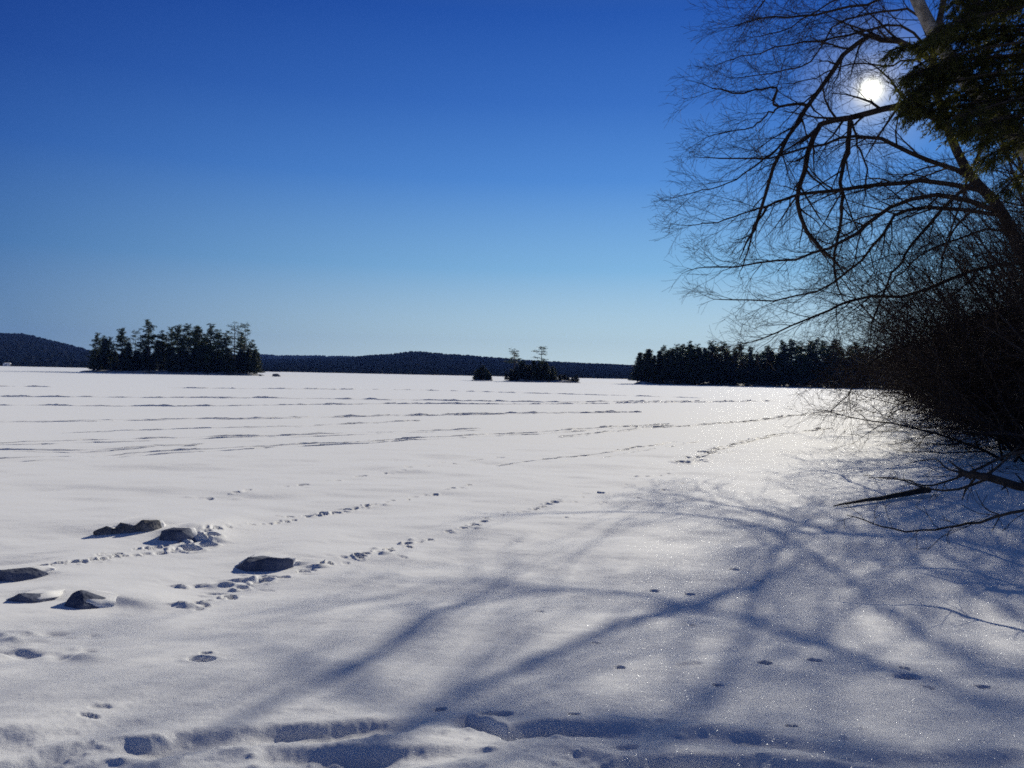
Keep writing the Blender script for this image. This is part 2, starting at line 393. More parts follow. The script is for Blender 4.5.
# trodden path along the foot of the picture: steps down towards the viewer
def trench(pts, width, dep, seed, sharp=.09):
    px = np.array([p[0] for p in pts], float); hit = [ground_hit(p[0], p[1]) for p in pts]
    a = np.array([h[0] / h[1] for h in hit]); r = np.array([math.hypot(*h) for h in hit])
    dd = np.array([p[2] for p in pts], float)
    r0 = np.interp(ta, a, r) + .06 * fbm(ta * 9, ta * 0 + seed, seed, 4, .4)
    D = dep * np.interp(ta, a, dd) * (ta > a[0]) * (ta < a[-1]) * (1 + .16 * fbm(ta * 5, ta * 0 + 3.3, seed + 5, 2))
    e = np.minimum(ss(0, .03, ta - a[0]), ss(0, .03, a[-1] - ta)); D = np.clip(D, 0, 1) * e
    b = slice(0, 800); t = RR[b, None] - r0[None]
    wv = width * (1 + .25 * fbm(ta * 5, ta * 0 + 7.7, seed + 9, 2))[None]
    prof = ss(-1, -.35, t / wv) * ss(sharp, -sharp, t)
    GZ[b, :NF] += -D[None] * prof + .22 * D[None] * np.exp(-((t - .12) / .10) ** 2)
def tr(pts, width, dep, seed): trench([p if len(p) == 3 else (p[0], p[1], 1.0) for p in pts], width, dep, seed)
tr([(-40, 772, .5), (0, 764, .7), (51, 748, .6), (86, 738, .5), (125, 733, .55), (150, 735, .6), (175, 731, .6), (242, 725, .6), (297, 723, .8), (340, 722, 1), (385, 720, .7), (430, 718, 0)], .36, .075, 2)
tr([(250, 742, .4), (290, 748, .6), (330, 750, 1), (391, 753, 1), (430, 750, .9), (469, 748, .5), (520, 748, .3), (574, 752, .8), (613, 760, 1), (676, 758, 1), (740, 762, 1), (800, 768, 1), (900, 775, 1), (1000, 790, 1)], .34, .06, 31)
tr([(440, 716, 0), (468, 713, .6), (490, 721, 1), (508, 730, .7), (540, 724, 1), (580, 723, .8), (620, 726, .4), (655, 732, 0)], .26, .075, 55)
tr([(660, 735, .1), (700, 738, .5), (759, 743, .6), (796, 749, .6), (853, 757, .7), (920, 759, .7), (984, 757, .7), (1040, 752, .7)], .22, .036, 71)
for _ in range(90):      # soft wind-shaped hummocks and crumbs of crust beside the path
    a = random.uniform(-30, 820); b = random.uniform(726, 800); x, y = ground_hit(a, b); q_ = random.uniform(.05, .16)
    lump(x, y, q_ * random.uniform(1.5, 3), q_, random.choice((-1, 1, 1)) * q_ * random.uniform(.06, .2), random.gauss(.1, .3), .8)
for _ in range(160):
    a = random.uniform(-30, 900); b = random.uniform(735, 790) - .02 * a; x, y = ground_hit(a, b); q_ = random.uniform(.012, .035)
    lump(x, y, q_ * random.uniform(1, 1.8), q_, q_ * random.uniform(.2, .6), random.gauss(0, .5), .8)

strip = ss(6.3, 5.2, RR)[:, None]
GZ += strip * (.003 * fbm(GX * 6, GY * 6, 61, 3) + .0018 * fbm(GX * 26, GY * 26, 67, 2))
nr, nc = GX.shape
V = np.stack([GX, GY, GZ], -1).reshape(-1, 3)
ii, jj = np.meshgrid(np.arange(nr - 1), np.arange(nc), indexing='ij'); jn = (jj + 1) % nc
Q = np.stack([ii * nc + jj, ii * nc + jn, (ii + 1) * nc + jn, (ii + 1) * nc + jj], -1).reshape(-1, 4)[:, ::-1]
V = np.vstack([V, [[0, 0, float(bank(np.array(0.), np.array(0.)))]]]); cidx = len(V) - 1
fan = np.stack([np.full(nc, cidx), (np.arange(nc) + 1) % nc, np.arange(nc)], -1)
g = mesh('snow_ground', V, [Q, fan], M['snow'], smooth=True); g['kind'] = 'structure'
def gsample(x, y):
    r = np.hypot(x, y); a = x / y
    i = np.clip(np.searchsorted(RR, r) - 1, 0, len(RR) - 2); j = np.clip(np.searchsorted(ta, a) - 1, 0, NF - 2)
    u = (r - RR[i]) / (RR[i + 1] - RR[i]); v = np.clip((a - ta[j]) / (ta[j + 1] - ta[j]), 0, 1)
    return GZ[i, j] * (1 - u) * (1 - v) + GZ[i + 1, j] * u * (1 - v) + GZ[i, j + 1] * (1 - u) * v + GZ[i + 1, j + 1] * u * v
# the tracks: pushed-up berms of crusted snow, broken here and there
SEC = np.array([(-.62, -.5), (-.40, .04), (-.27, .72), (-.16, 1.0), (.0, .86), (.16, .55), (.34, .22), (.62, -.5)])
for q_, (pts, keep, hh) in enumerate(TRACKS):
    px, py = line_px(pts, 60); hit = np.array([ground_hit(a, b) for a, b in zip(px, py)])
    L = np.concatenate([[0], np.cumsum(np.hypot(*np.diff(hit, axis=0).T))]); n = int(L[-1] / .22)
    l = np.linspace(0, L[-1], n); cx = np.interp(l, L, hit[:, 0]); cy = np.interp(l, L, hit[:, 1])
    for lane in range(2):
        off = (lane - .5) * (1.1 if q_ % 2 else .5) + .06 * fbm(l * .4, l * 0 + q_ * 3.1 + lane, 7, 3); yy = cy + off
        on = ss(-.12, .12, keep * 1.7 + .1 - (vn(l * .055, l * 0 + q_ * 7.7 + lane * 2.3, 9) * .5 + .5))
        H = yy / F * 1.15 * hh * on * np.clip(.62 + .75 * fbm(l * .8, l * 0 + q_ + lane * 5, 17, 3), .3, 1.5) * (1 if lane else .7)
        wd = np.maximum(.55, yy / 110) * (1 + .3 * vn(l * .6, l * 0 + q_, 23))
        PX = np.repeat(cx[:, None], 8, 1) + .05 * rng.normal(0, 1, (n, 8)); PY = yy[:, None] + SEC[None, :, 0] * wd[:, None]
        PZ = gsample(PX, PY) + np.where(SEC[None, :, 1] < 0, -.04, SEC[None, :, 1] * H[:, None] * (1 + .18 * rng.normal(0, 1, (n, 8))) - .006)
        i, j = np.meshgrid(np.arange(n - 1), np.arange(7), indexing='ij')
        q = np.stack([i * 8 + j, (i + 1) * 8 + j, (i + 1) * 8 + j + 1, i * 8 + j + 1], -1).reshape(-1, 4)
        tag(mesh('snow_track', np.stack([PX, PY, PZ], -1).reshape(-1, 3), q, M['snow'], smooth=True), kind='structure')
def gz(x, y): return float(bank(np.array(float(x)), np.array(float(y))))

# ------------------------------------------------------------------ far hills with their woods
def hill(name, prof, D0, D1, seed, ntree, th, flabel):
    """prof: (px, py) skyline; D0 shore distance, D1 ridge distance"""
    px = np.array([p[0] for p in prof], float); py = np.array([p[1] for p in prof], float)
    U = np.linspace(px[0], px[-1], 160); top = np.interp(U, px, py)
    hr = np.maximum((hor(U) - top) / F * D1 + CAMZ - th * .6, 1.0)
    vv = np.linspace(0, 1.5, 28)
    def P(u, v, h):
        D = D0 + (D1 - D0) * v; X = (u - 512) / F * D
        z = h * (ss(0, 1, v) * .75 + .25 * np.minimum(v, 1)) * np.where(v > 1, 1 - .8 * (v - 1), 1)
        z = z + np.minimum(v, 1) * ss(1.25, 1.0, v) * 3 * fbm(X * .006, D * .006, seed, 3)
        return np.stack([X, D + 0 * X, z], -1)
    UU, VV = np.meshgrid(U, vv); HH = np.broadcast_to(hr, UU.shape)
    G = P(UU, VV, HH); G[0, :, 2] = -1.0
    n, m = UU.shape; i, j = np.meshgrid(np.arange(n - 1), np.arange(m - 1), indexing='ij')
    q = np.stack([i * m + j, i * m + j + 1, (i + 1) * m + j + 1, (i + 1) * m + j], -1).reshape(-1, 4)
    tag(mesh(name, G.reshape(-1, 3), q, M['hill'], smooth=True), kind='structure')
    # the woods: a mass of small crowns nobody could count
    u = rng.uniform(px[0], px[-1], ntree); v = np.concatenate([rng.uniform(.0, 1.02, ntree - ntree // 5), rng.uniform(.93, 1.03, ntree // 5)])
    B = P(u, v, np.interp(u, U, hr)); B[:, 2] = np.maximum(B[:, 2], 0) - .5
    H = th * rng.uniform(.55, 1.35, ntree); Wd = H * rng.uniform(.35, .7, ntree)
    k = 7; lev = np.array([[.0, .85], [.35, 1.0], [.7, .78], [.9, .45], [1.0, .06]])
    ang = np.arange(k) * 2 * math.pi / k
    rad = lev[None, :, 1, None] * Wd[:, None, None] * rng.uniform(.6, 1.35, (ntree, len(lev), k))
    vx = B[:, 0, None, None] + rad * np.cos(ang + rng.uniform(0, 6, ntree)[:, None])[:, None, :]
    vy = B[:, 1, None, None] + rad * np.sin(ang)[None, None, :]
    vz = B[:, 2, None, None] + lev[None, :, 0, None] * H[:, None, None] + rng.normal(0, .05, rad.shape) * H[:, None, None]
    Vt = np.stack([vx, vy, vz], -1).reshape(-1, 3); nl = len(lev)
    a = np.arange(ntree)[:, None, None] * nl * k + np.arange(nl - 1)[None, :, None] * k + np.arange(k)[None, None, :]
    b = np.arange(ntree)[:, None, None] * nl * k + np.arange(nl - 1)[None, :, None] * k + ((np.arange(k) + 1) % k)[None, None, :]
    q = np.stack([a, b, b + k, a + k], -1).reshape(-1, 4)
    tag(mesh('hill_forest', Vt, q, M['forest'], smooth=True), flabel, 'forest', kind='stuff')
hill('left_hill', [(-260, 350), (-160, 338), (-60, 336), (0, 335), (20, 335), (36, 338), (60, 344), (90, 351), (125, 357), (170, 361), (230, 364), (280, 366)], 900, 1900, 3, 9000, 4.5, 'dark blue wooded hill at the far left edge of the lake')
hill('distant_ridge', [(120, 358), (190, 355), (258, 355), (280, 356), (330, 357), (380, 358), (430, 361), (500, 364)], 2300, 3300, 9, 6000, 8, 'low pale blue ridge showing right of the left island')
hill('central_hill', [(180, 366), (230, 363), (262, 361), (300, 360), (340, 358.5), (375, 355), (395, 353.5), (410, 351.5), (420, 352), (440, 354), (470, 356), (500, 359), (540, 362), (560, 363), (600, 364.5), (640, 366), (720, 367), (850, 366), (1000, 366), (1200, 372)], 950, 2000, 15, 20000, 4.5, 'long wooded hill across the lake behind the small islands')

# ------------------------------------------------------------------ pines: five of a kind to copy from
def pine_proto(kind, seed):
    random.seed(seed); r_ = np.random.default_rng(seed)
    H = 20.0
    root = bpy.data.objects.new('pine_tree', None); COL.objects.link(root)
    T = Tubes(); C = []
    lean = rv() * np.array([.4, .4, 0])
    tp = [np.array([lean[0] * (i / 7) ** 2, lean[1] * (i / 7) ** 2, H * .97 * i / 7 - .3]) for i in range(8)]
    T.add(tp, [.30 * (1 - .88 * i / 7) for i in range(8)], 6)
    z = H * {'full': .22, 'high': .42, 'scraggly': .5, 'cone': .06}[kind]
    while z < H * .985:
        f = z / H
        if kind == 'cone': mx = 3.6 * (1 - f) ** .85 + .15; nb = 6
        elif kind == 'scraggly': mx = 3.2 * (1 - f) ** .4 + .7; nb = random.choice((1, 2, 2, 3))
        else: mx = 3.7 * min(1, (1 - f) * 2.1) ** .7 + .45; nb = random.choice((3, 4, 5, 6))
        az = random.uniform(0, 6.28)
        for b in range(nb):
            a = az + b * 6.28 / nb + random.gauss(0, .35)
            if kind != 'cone' and random.random() < .12: continue
            L = mx * random.uniform(.35, 1.25)
            up = {'cone': -.1, 'scraggly': .22}.get(kind, .15) + random.gauss(0, .12) + .5 * max(0, f - .8)
            d = unit(np.array([math.cos(a), math.sin(a), up]))
            x = f * 7; i = min(6, int(x)); p0 = tp[i] + (tp[i + 1] - tp[i]) * (x - i)
            p0 = np.array([p0[0], p0[1], z + random.gauss(0, .4 if kind != 'scraggly' else .1)]); p2 = p0 + d * L; p1 = (p0 + p2) / 2 + np.array([0, 0, -.08 * L])
            T.add([p0, p1, p2], [.06, .045, .02], 3)
            nt_ = max(2, int(L / .55))
            for k in range(nt_):
                t = .3 + .75 * (k + random.random()) / nt_
                c = p0 + (p2 - p0) * t + np.array([random.gauss(0, .25), random.gauss(0, .25), random.gauss(.08, .18)])
                C.append((c, (.34 + .22 * math.sin(math.pi * min(t, 1))) * (1.35 if kind == 'scraggly' else 1)))
        z += {'cone': .42, 'scraggly': random.uniform(.8, 1.9)}.get(kind, random.uniform(.35, 1.05))
    tr_ = T.build('trunk', M['pinebark'], root)
    cen = np.array([c for c, _ in C]); sz = np.array([s for _, s in C]); per = 17
    n = len(cen) * per
    ce = np.repeat(cen, per, 0) + r_.normal(0, 1, (n, 3)) * np.repeat(sz, per)[:, None] * np.array([.75, .75, .45])
    d1 = r_.normal(0, 1, (n, 3)) * np.array([1, 1, .45]); d1 /= np.linalg.norm(d1, axis=1, keepdims=True)
    d2 = np.cross(d1, r_.normal(0, 1, (n, 3))); d2 /= np.linalg.norm(d2, axis=1, keepdims=True)
    l = r_.uniform(.22, .46, n)[:, None]; w = l * .3
    Vt = np.stack([ce - d1 * l, ce + d2 * w, ce + d1 * l, ce - d2 * w], 1).reshape(-1, 3)
    mesh('crown', Vt, np.arange(len(Vt)).reshape(-1, 4), M['needle'] if kind != 'cone' else M['under'], root)
    return root
PROTO = {}
for k_, kd, sd_ in (('full1', 'full', 1), ('full2', 'full', 2), ('high1', 'high', 3), ('high2', 'high', 4), ('scr1', 'scraggly', 15), ('scr2', 'scraggly', 26), ('cone1', 'cone', 7), ('cone2', 'cone', 8)):
    PROTO[k_] = pine_proto(kd, sd_)
USED = set()
def put_pine(kind, x, y, h, label, group, cat='pine tree', z=None, wide=1.0, name=None):
    o = PROTO[kind] if kind not in USED else copy_tree(PROTO[kind]); USED.add(kind)
    o.name = name or ('young_hemlock' if kind.startswith('cone') else 'pine_tree')
    s = h / 20.0
    o.location = (x, y, gz(x, y) if z is None else z); o.scale = (s * wide, s * wide, s); o.rotation_euler = (0, 0, random.uniform(0, 6.28))
    tag(o, label, cat, group); return o
random.seed(11)
def island(name, px0, px1, D, depth, hgt, label):
    """a low rocky mound rising from the ice"""
    X0 = (px0 - 512) / F * D; X1 = (px1 - 512) / F * D; n, m = 90, 26
    u = np.linspace(-1, 1, n); v = np.linspace(-1, 1, m); UU, VV = np.meshgrid(u, v, indexing='ij')
    X = (X0 + X1) / 2 + UU * (X1 - X0) / 2; Y = D + VV * depth / 2 * np.sqrt(np.clip(1 - UU ** 4, .02, 1))
    e = np.clip(1 - np.maximum(np.abs(UU) ** 3, np.abs(VV) ** 2.2), 0, 1)
    Z = -.5 + (hgt + .5) * e ** .45 + e * .35 * fbm(X * .4, Y * .4, 41, 3)
    i, j = np.meshgrid(np.arange(n - 1), np.arange(m - 1), indexing='ij')
    q = np.stack([i * m + j, (i + 1) * m + j, (i + 1) * m + j + 1, i * m + j + 1], -1).reshape(-1, 4)
    o = mesh(name, np.stack([X, Y, Z], -1).reshape(-1, 3), q, M['shore'], smooth=True); o['kind'] = 'structure'
    return o
def shrub_row(n, px0, px1, D, dep, hmin, hmax, z, label, group, wide=1.4):
    for k in range(n):
        px = px0 + (px1 - px0) * (k + random.uniform(.1, .9)) / n; Y = D + random.uniform(-dep, dep)
        put_pine(random.choice(('cone1', 'cone2')), (px - 512) / F * Y, Y, random.uniform(hmin, hmax), label, group, 'young tree', z, wide * random.uniform(.8, 1.2))

# left island
DI = 325
island('left_island', 84, 263, DI, 34, 1.3, '')
LI = [(97, 333, 'full1'), (104, 336, 'full2'), (121, 329, 'high1'), (110, 337, 'full1'), (135, 331, 'scr2'), (148, 321, 'high2'), (141, 336, 'full1'), (160, 331, 'full2'),
      (170, 327, 'full1'), (177, 326, 'high1'), (186, 325, 'high2'), (193, 327, 'full2'), (199, 327, 'high1'), (211, 324, 'full1'), (218, 330, 'full2'), (226, 331, 'full1'),
      (234, 319, 'scr1'), (244, 324, 'scr2'), (240, 334, 'full2'), (251, 340, 'full1'), (254, 347, 'full2'), (156, 340, 'full1'), (128, 340, 'full2'), (206, 335, 'full2')]
LB = {0: 'leftmost tall pine of the left island, ragged left side', 2: 'pine with a rounded feathery top, third peak from the left on the left island',
      5: 'tallest straight pine left of centre on the left island, flat tufted top', 13: 'pine with a pointed top right of centre on the left island',
      16: 'scraggly half-bare pine with antler-like limbs above the left island', 17: 'thin sparse pine just right of the antler-limbed one on the left island',
      20: 'lowest rounded pine at the right end of the left island', 4: 'thin see-through pine in the gap left of the tallest pine on the left island'}
for i, (px, ty, kd) in enumerate(LI):
    Y = DI + random.uniform(-9, 9); h = (hor(px) - ty) / F * Y + CAMZ - 1.0
    put_pine(kd, (px - 512) / F * Y, Y, h, LB.get(i, 'dark pine crowded into the stand on the left island'), 'pines on the left island', z=1.0, wide=1.05)
shrub_row(52, 90, 259, DI - 4, 9, 6, 12.5, .9, 'low dark evergreen filling the foot of the left island', 'undergrowth on the left island', 1.5)

# small islands in the middle
DM = 300
island('middle_island', 501, 582, DM, 16, .9, '')
for px, ty, kd, lab in ((514, 347, 'scr1', 'sparse flat-limbed pine, left of the two rising from the middle island'), (541, 347, 'scr2', 'taller tufted pine, right of the two rising from the middle island')):
    Y = DM; h = (hor(px) - ty) / F * Y + CAMZ - .6
    put_pine(kd, (px - 512) / F * Y, Y, h, lab, 'pines on the middle island', z=.6, wide=1.9)
for k in range(20):
    px = 506 + 50 * (k + random.random()) / 20; Y = DM + random.uniform(-5, 5)
    hp = (19 - 9 * abs((px - 533) / 28) ** 2) * random.uniform(.75, 1.1)
    put_pine(random.choice(('cone1', 'cone2')), (px - 512) / F * Y, Y, hp / F * Y, 'low bushy evergreen on the middle island', 'bushes on the middle island', 'young tree', .5, 1.7)
for k in range(5):
    px = 560 + 16 * k / 4; Y = DM + random.uniform(-3, 3)
    put_pine('cone1', (px - 512) / F * Y, Y, random.uniform(1.5, 2.6), 'knee-high bush on the bare right tail of the middle island', 'tail bushes of the middle island', 'young tree', .4, random.uniform(3, 5))
island('small_island', 470, 494, DM + 5, 8, .7, '')
for k, px in enumerate((475, 478, 480, 482, 485, 488, 490)):
    Y = DM + 5 + random.uniform(-2, 2); hp = (13 - 6 * abs((px - 482) / 9) ** 2) * random.uniform(.85, 1.1)
    put_pine('cone2', (px - 512) / F * Y, Y, hp / F * Y, 'round bush on the tiny islet left of the middle island', 'bushes on the tiny islet', 'young tree', .4, 1.8)

# right-hand peninsula
DP = 305
def shore_strip(name, px0, px1, D0, D1, back, hgt):
    n, m = 120, 16; u = np.linspace(0, 1, n); v = np.linspace(0, 1, m); UU, VV = np.meshgrid(u, v, indexing='ij')
    px = px0 + (px1 - px0) * UU; D = D0 + (D1 - D0) * UU + VV * back * ss(-.02, .12, UU) + 2 * fbm(UU * 14, VV * 0, 6, 3)
    X = (px - 512) / F * D; Z = -.4 + (hgt + .4) * ss(0, .12, VV) * ss(0, .02, UU) + 4 * VV * ss(0, .3, UU) + .4 * fbm(X * .3, D * .3, 8, 3) * ss(0, .1, VV)
    i, j = np.meshgrid(np.arange(n - 1), np.arange(m - 1), indexing='ij')
    q = np.stack([i * m + j, (i + 1) * m + j, (i + 1) * m + j + 1, i * m + j + 1], -1).reshape(-1, 4)
    o = mesh(name, np.stack([X, D, Z], -1).reshape(-1, 3), q, M['shore'], smooth=True); o['kind'] = 'structure'
shore_strip('peninsula_shore', 632, 1150, DP - 6, DP + 10, 70, 1.0)
sky_px = [634, 642, 650, 662, 672, 680, 690, 700, 708, 715, 724, 732, 738, 748, 756, 768, 785, 800, 815, 830, 850, 900, 1000, 1200]
sky_py = [362, 356, 351, 347, 344, 343, 344, 343, 341, 340, 343, 341, 340, 343, 347, 345, 341, 340, 341, 340, 343, 345, 335, 330]
for k in range(92):
    px = 637 + 400 * ((k + random.random()) / 92); ty = float(np.interp(px, sky_px, sky_py)); Y = DP + random.uniform(-2, 26)
    h = ((hor(px) - ty) / F * Y + CAMZ - 1.0) * random.choice((1, .97, .9, .82, .72)) * random.uniform(.92, 1.05)
    front = Y < DP + 10
    put_pine(random.choice(('full1', 'full2', 'full1', 'high1', 'high2', 'full2')), (px - 512) / F * Y, Y, h,
             'dark pine standing at the front of the right-hand shore wood' if front else 'dark pine standing deeper in the right-hand shore wood',
             'front pines of the right-hand wood' if front else 'rear pines of the right-hand wood', z=1.2, wide=1.1)
shrub_row(100, 637, 960, DP + 3, 7, 6, 13, .9, 'low dark evergreen along the foot of the right-hand shore wood', 'undergrowth of the right-hand wood', 1.5)
# rocks off the islands
import bmesh
def rock_mesh(seed, rx, ry, rz_, n=26):
    """a broken angular block: hull of scattered points, edges knocked off"""
    r_ = np.random.default_rng(seed); bm = bmesh.new()
    for k in range(n):
        d = r_.normal(0, 1, 3); d /= np.abs(d ** 3.2).sum() ** (1 / 3.2) if False else (np.abs(d) ** 3.2).sum() ** (1 / 3.2)
        d *= r_.uniform(.78, 1.05); bm.verts.new((d[0] * rx, d[1] * ry, d[2] * rz_))
    res = bmesh.ops.convex_hull(bm, input=bm.verts[:])
    bmesh.ops.delete(bm, geom=[g for g in set(res['geom_interior']) | set(res['geom_unused']) if isinstance(g, bmesh.types.BMVert)], context='VERTS')
    bmesh.ops.dissolve_limit(bm, angle_limit=R(14), verts=bm.verts[:], edges=bm.edges[:])
    bmesh.ops.bevel(bm, geom=bm.edges[:], offset=.09 * min(rx, ry, rz_), segments=2, affect='EDGES', profile=.6)
    bmesh.ops.triangulate(bm, faces=bm.faces[:])
    bmesh.ops.subdivide_edges(bm, edges=bm.edges[:], cuts=1, use_grid_fill=True)
    bmesh.ops.triangulate(bm, faces=bm.faces[:])
    bm.verts.ensure_lookup_table(); bm.verts.index_update()
    V_ = np.array([v.co[:] for v in bm.verts]); F_ = np.array([[v.index for v in f.verts] for f in bm.faces]); bm.free()
    m_ = min(rx, ry, rz_); q = V_ / m_
    V_ = V_ * (1 + .05 * fbm(q[:, 0] * 2.3 + seed, q[:, 1] * 2.3 + q[:, 2] * 1.9, seed, 3))[:, None]
    return V_, [F_]
x, y = (276 - 512) / F * 300, 300
v_, f_ = rock_mesh(90, 1.6, 1.1, .9); tag(mesh('boulder', v_, f_, M['darkrock'], smooth=True, loc=(x, y, .2)), 'small dark boulder alone on the ice right of the left island', 'rock')
v_, f_ = rock_mesh(91, .6, .5, .5); tag(mesh('boulder', v_, f_, M['darkrock'], smooth=True, loc=((260 - 512) / F * 305, 305, .1)), 'tiny dark boulder touching the right tip of the left island', 'rock')

# rocks near the shore at the left
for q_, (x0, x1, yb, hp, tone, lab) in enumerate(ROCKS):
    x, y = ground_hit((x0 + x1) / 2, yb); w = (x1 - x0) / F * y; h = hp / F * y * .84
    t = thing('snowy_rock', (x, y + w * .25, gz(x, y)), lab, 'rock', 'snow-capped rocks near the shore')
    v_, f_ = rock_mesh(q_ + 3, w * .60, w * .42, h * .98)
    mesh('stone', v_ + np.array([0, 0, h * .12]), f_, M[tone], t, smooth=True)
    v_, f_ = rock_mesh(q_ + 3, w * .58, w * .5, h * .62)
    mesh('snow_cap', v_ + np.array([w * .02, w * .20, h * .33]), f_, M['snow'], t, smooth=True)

# ------------------------------------------------------------------ the big bare tree leaning over the ice
random.seed(21)
CFG = dict(thin=.40, trop=(-.02, 0, .01), wig=.13, zmin=.15, rmin=.0044, ang=(18, 50), space={3: .50, 2: .23, 1: .13, 0: 1}, len={3: 2.7, 2: 1.35, 1: .7, 0: .4})
def limb_pts(pp, D):
    a = np.array([(p[0], p[1]) for p in pp], float); Y = D if np.ndim(D) else np.full(len(a), D)
    Y = np.linspace(D[0], D[1], len(a)) if np.ndim(D) else Y
    return at(a[:, 0], a[:, 1], Y)
def big_limb(root, origin, pp, D, r0, r1, lvl=3, cfg=CFG, n=16, t0=.1, mat='twig'):
    T = Tubes(); P = smooth_line(limb_pts(pp, D), n)
    P = P + np.array([rv() * .035 for _ in range(n)]); P[0] = limb_pts(pp, D)[0]
    rad = np.linspace(r0, r1, n); T.add(list(P), list(rad), 6)
    L = np.linalg.norm(np.diff(P, axis=0), axis=1).sum()
    kids(T, list(P), list(rad), L, lvl, cfg, t0)
    grow(T, P[-1], P[-1] - P[-3], cfg['len'][3] * .45, r1, lvl - 1, cfg)
    return T.build('limb', M[mat], root, origin)
x, y = 21.0, 30.0
base = np.array([x, y, gz(x, y)])
oak = thing('bare_tree', base, 'big leafless tree leaning out over the ice, its limbs fanning left below the sun', 'bare tree')
T = Tubes(); tp = np.vstack([[base + [0.6, 0, -.3]], limb_pts([(1055, 370), (1030, 275), (1000, 210), (968, 172), (945, 120), (933, 60), (950, -30), (960, -120)], (30, 31))])
P = smooth_line(tp, 30); T.add(list(P), list(np.linspace(.27, .08, 30)), 10); T.build('trunk', M['bark'], oak, base)
for pp, D, r0, r1 in (
    ([(967, 176), (948, 167), (915, 155), (885, 141), (862, 137), (835, 140), (800, 150), (768, 158), (720, 158)], (30.5, 28), .13, .03),
    ([(980, 190), (926, 182), (885, 185), (844, 189), (807, 193), (780, 200), (766, 208), (755, 226), (748, 250)], (30.3, 29), .13, .035),
    ([(1000, 212), (940, 195), (896, 204), (870, 222), (852, 237), (822, 250), (792, 260), (755, 264), (712, 268)], (30, 27.5), .13, .03),
    ([(1005, 216), (930, 206), (896, 214), (885, 230), (868, 252), (843, 276), (812, 292), (770, 300), (728, 300)], (30, 31), .11, .03),
    ([(1025, 262), (970, 270), (923, 291), (860, 299), (835, 308), (809, 318), (780, 332), (752, 343)], (30, 29), .11, .025),
    ([(933, 62), (905, 44), (881, 39), (863, 37), (845, 55), (830, 78), (807, 108), (795, 130), (781, 148), (770, 180), (756, 230)], (31, 28.5), .15, .065),
    ([(946, 125), (915, 105), (890, 107), (867, 115), (845, 119), (822, 122), (811, 140), (807, 163), (800, 186), (800, 205), (804, 225), (822, 252)], (31, 30), .18, .085),
    ([(809, 106), (792, 104), (774, 106), (776, 90), (763, 89), (740, 92), (712, 88)], (29.6, 28.5), .08, .025),
    ([(783, 106), (766, 116), (748, 128), (715, 135)], (29, 28), .05, .02),
    ([(850, 120), (848, 150), (841, 171), (842, 200), (841, 222), (834, 248), (836, 280)], (30.6, 31.5), .12, .05),
    ([(852, 121), (860, 150), (868, 172), (864, 200)], (30.6, 31.6), .06, .025),
    ([(802, 120), (776, 150), (757, 165), (725, 185), (692, 192)], (29.4, 28), .06, .02),
    ([(768, 207), (745, 213), (718, 222), (694, 224)], (29.2, 28.4), .05, .02),
    ([(940, -10), (900, -6), (850, 8), (800, 16), (765, 18), (735, 24)], (31.4, 29), .09, .02),
    ([(955, -90), (900, -70), (840, -40), (780, -15), (750, 20)], (31.6, 29), .09, .02),
    ([(935, 55), (900, 25), (850, 35), (805, 42), (760, 52), (735, 60)], (31, 32), .07, .02),
    ([(948, -40), (910, -30), (870, -12), (830, 2), (790, 28), (760, 36)], (31, 30), .07, .02),
    ([(934, 50), (915, 12), (880, 14), (840, 22), (812, 60), (780, 72), (742, 78)], (31, 30), .07, .02),
    ([(935, 70), (910, 60), (885, 66), (850, 64), (815, 78), (786, 84)], (31, 32.5), .06, .02),
    ([(1010, 230), (975, 232), (930, 250), (905, 268), (880, 292), (840, 312)], (30, 32), .07, .02),
    ([(990, 200), (960, 222), (945, 250), (940, 290), (915, 330)], (30.3, 31.5), .06, .02),
    ([(975, 180), (950, 200), (920, 235), (900, 262), (880, 300), (868, 340)], (30.3, 29.3), .10, .03),
    ([(1040, 300), (1000, 310), (950, 330), (905, 345), (868, 365), (848, 395)], (30, 28), .10, .025),
    ):
    big_limb(oak, base, pp, D, r0 * .75, r1 * .85)

# a second, pale trunk leaning above the evergreen
base2 = np.array([20.5, 24.0, gz(20.5, 24)])
pt = thing('leaning_tree', base2, 'pale grey trunk slanting across the top right corner behind the evergreen', 'bare tree')
T = Tubes(); P = smooth_line(np.vstack([[base2 + [0, 0, -.3]], limb_pts([(1100, 300), (1040, 170), (1000, 115), (965, 80), (941, 45), (917, 0), (900, -50), (890, -110)], 24)]), 26)
T.add(list(P), list(np.linspace(.3, .13, 26)), 12); T.build('trunk', M['pale'], pt, base2)
for pp, D, r0, r1 in (([(917, 0), (900, -25), (870, -40), (820, -30), (780, -10)], (24, 22.5), .07, .02), ([(965, 80), (990, 50), (1010, 10), (1040, -40)], (24, 25), .07, .02),
                      ([(1000, 115), (985, 140), (960, 200), (945, 250)], (24, 23), .06, .02)):
    big_limb(pt, base2, pp, D, r0, r1)

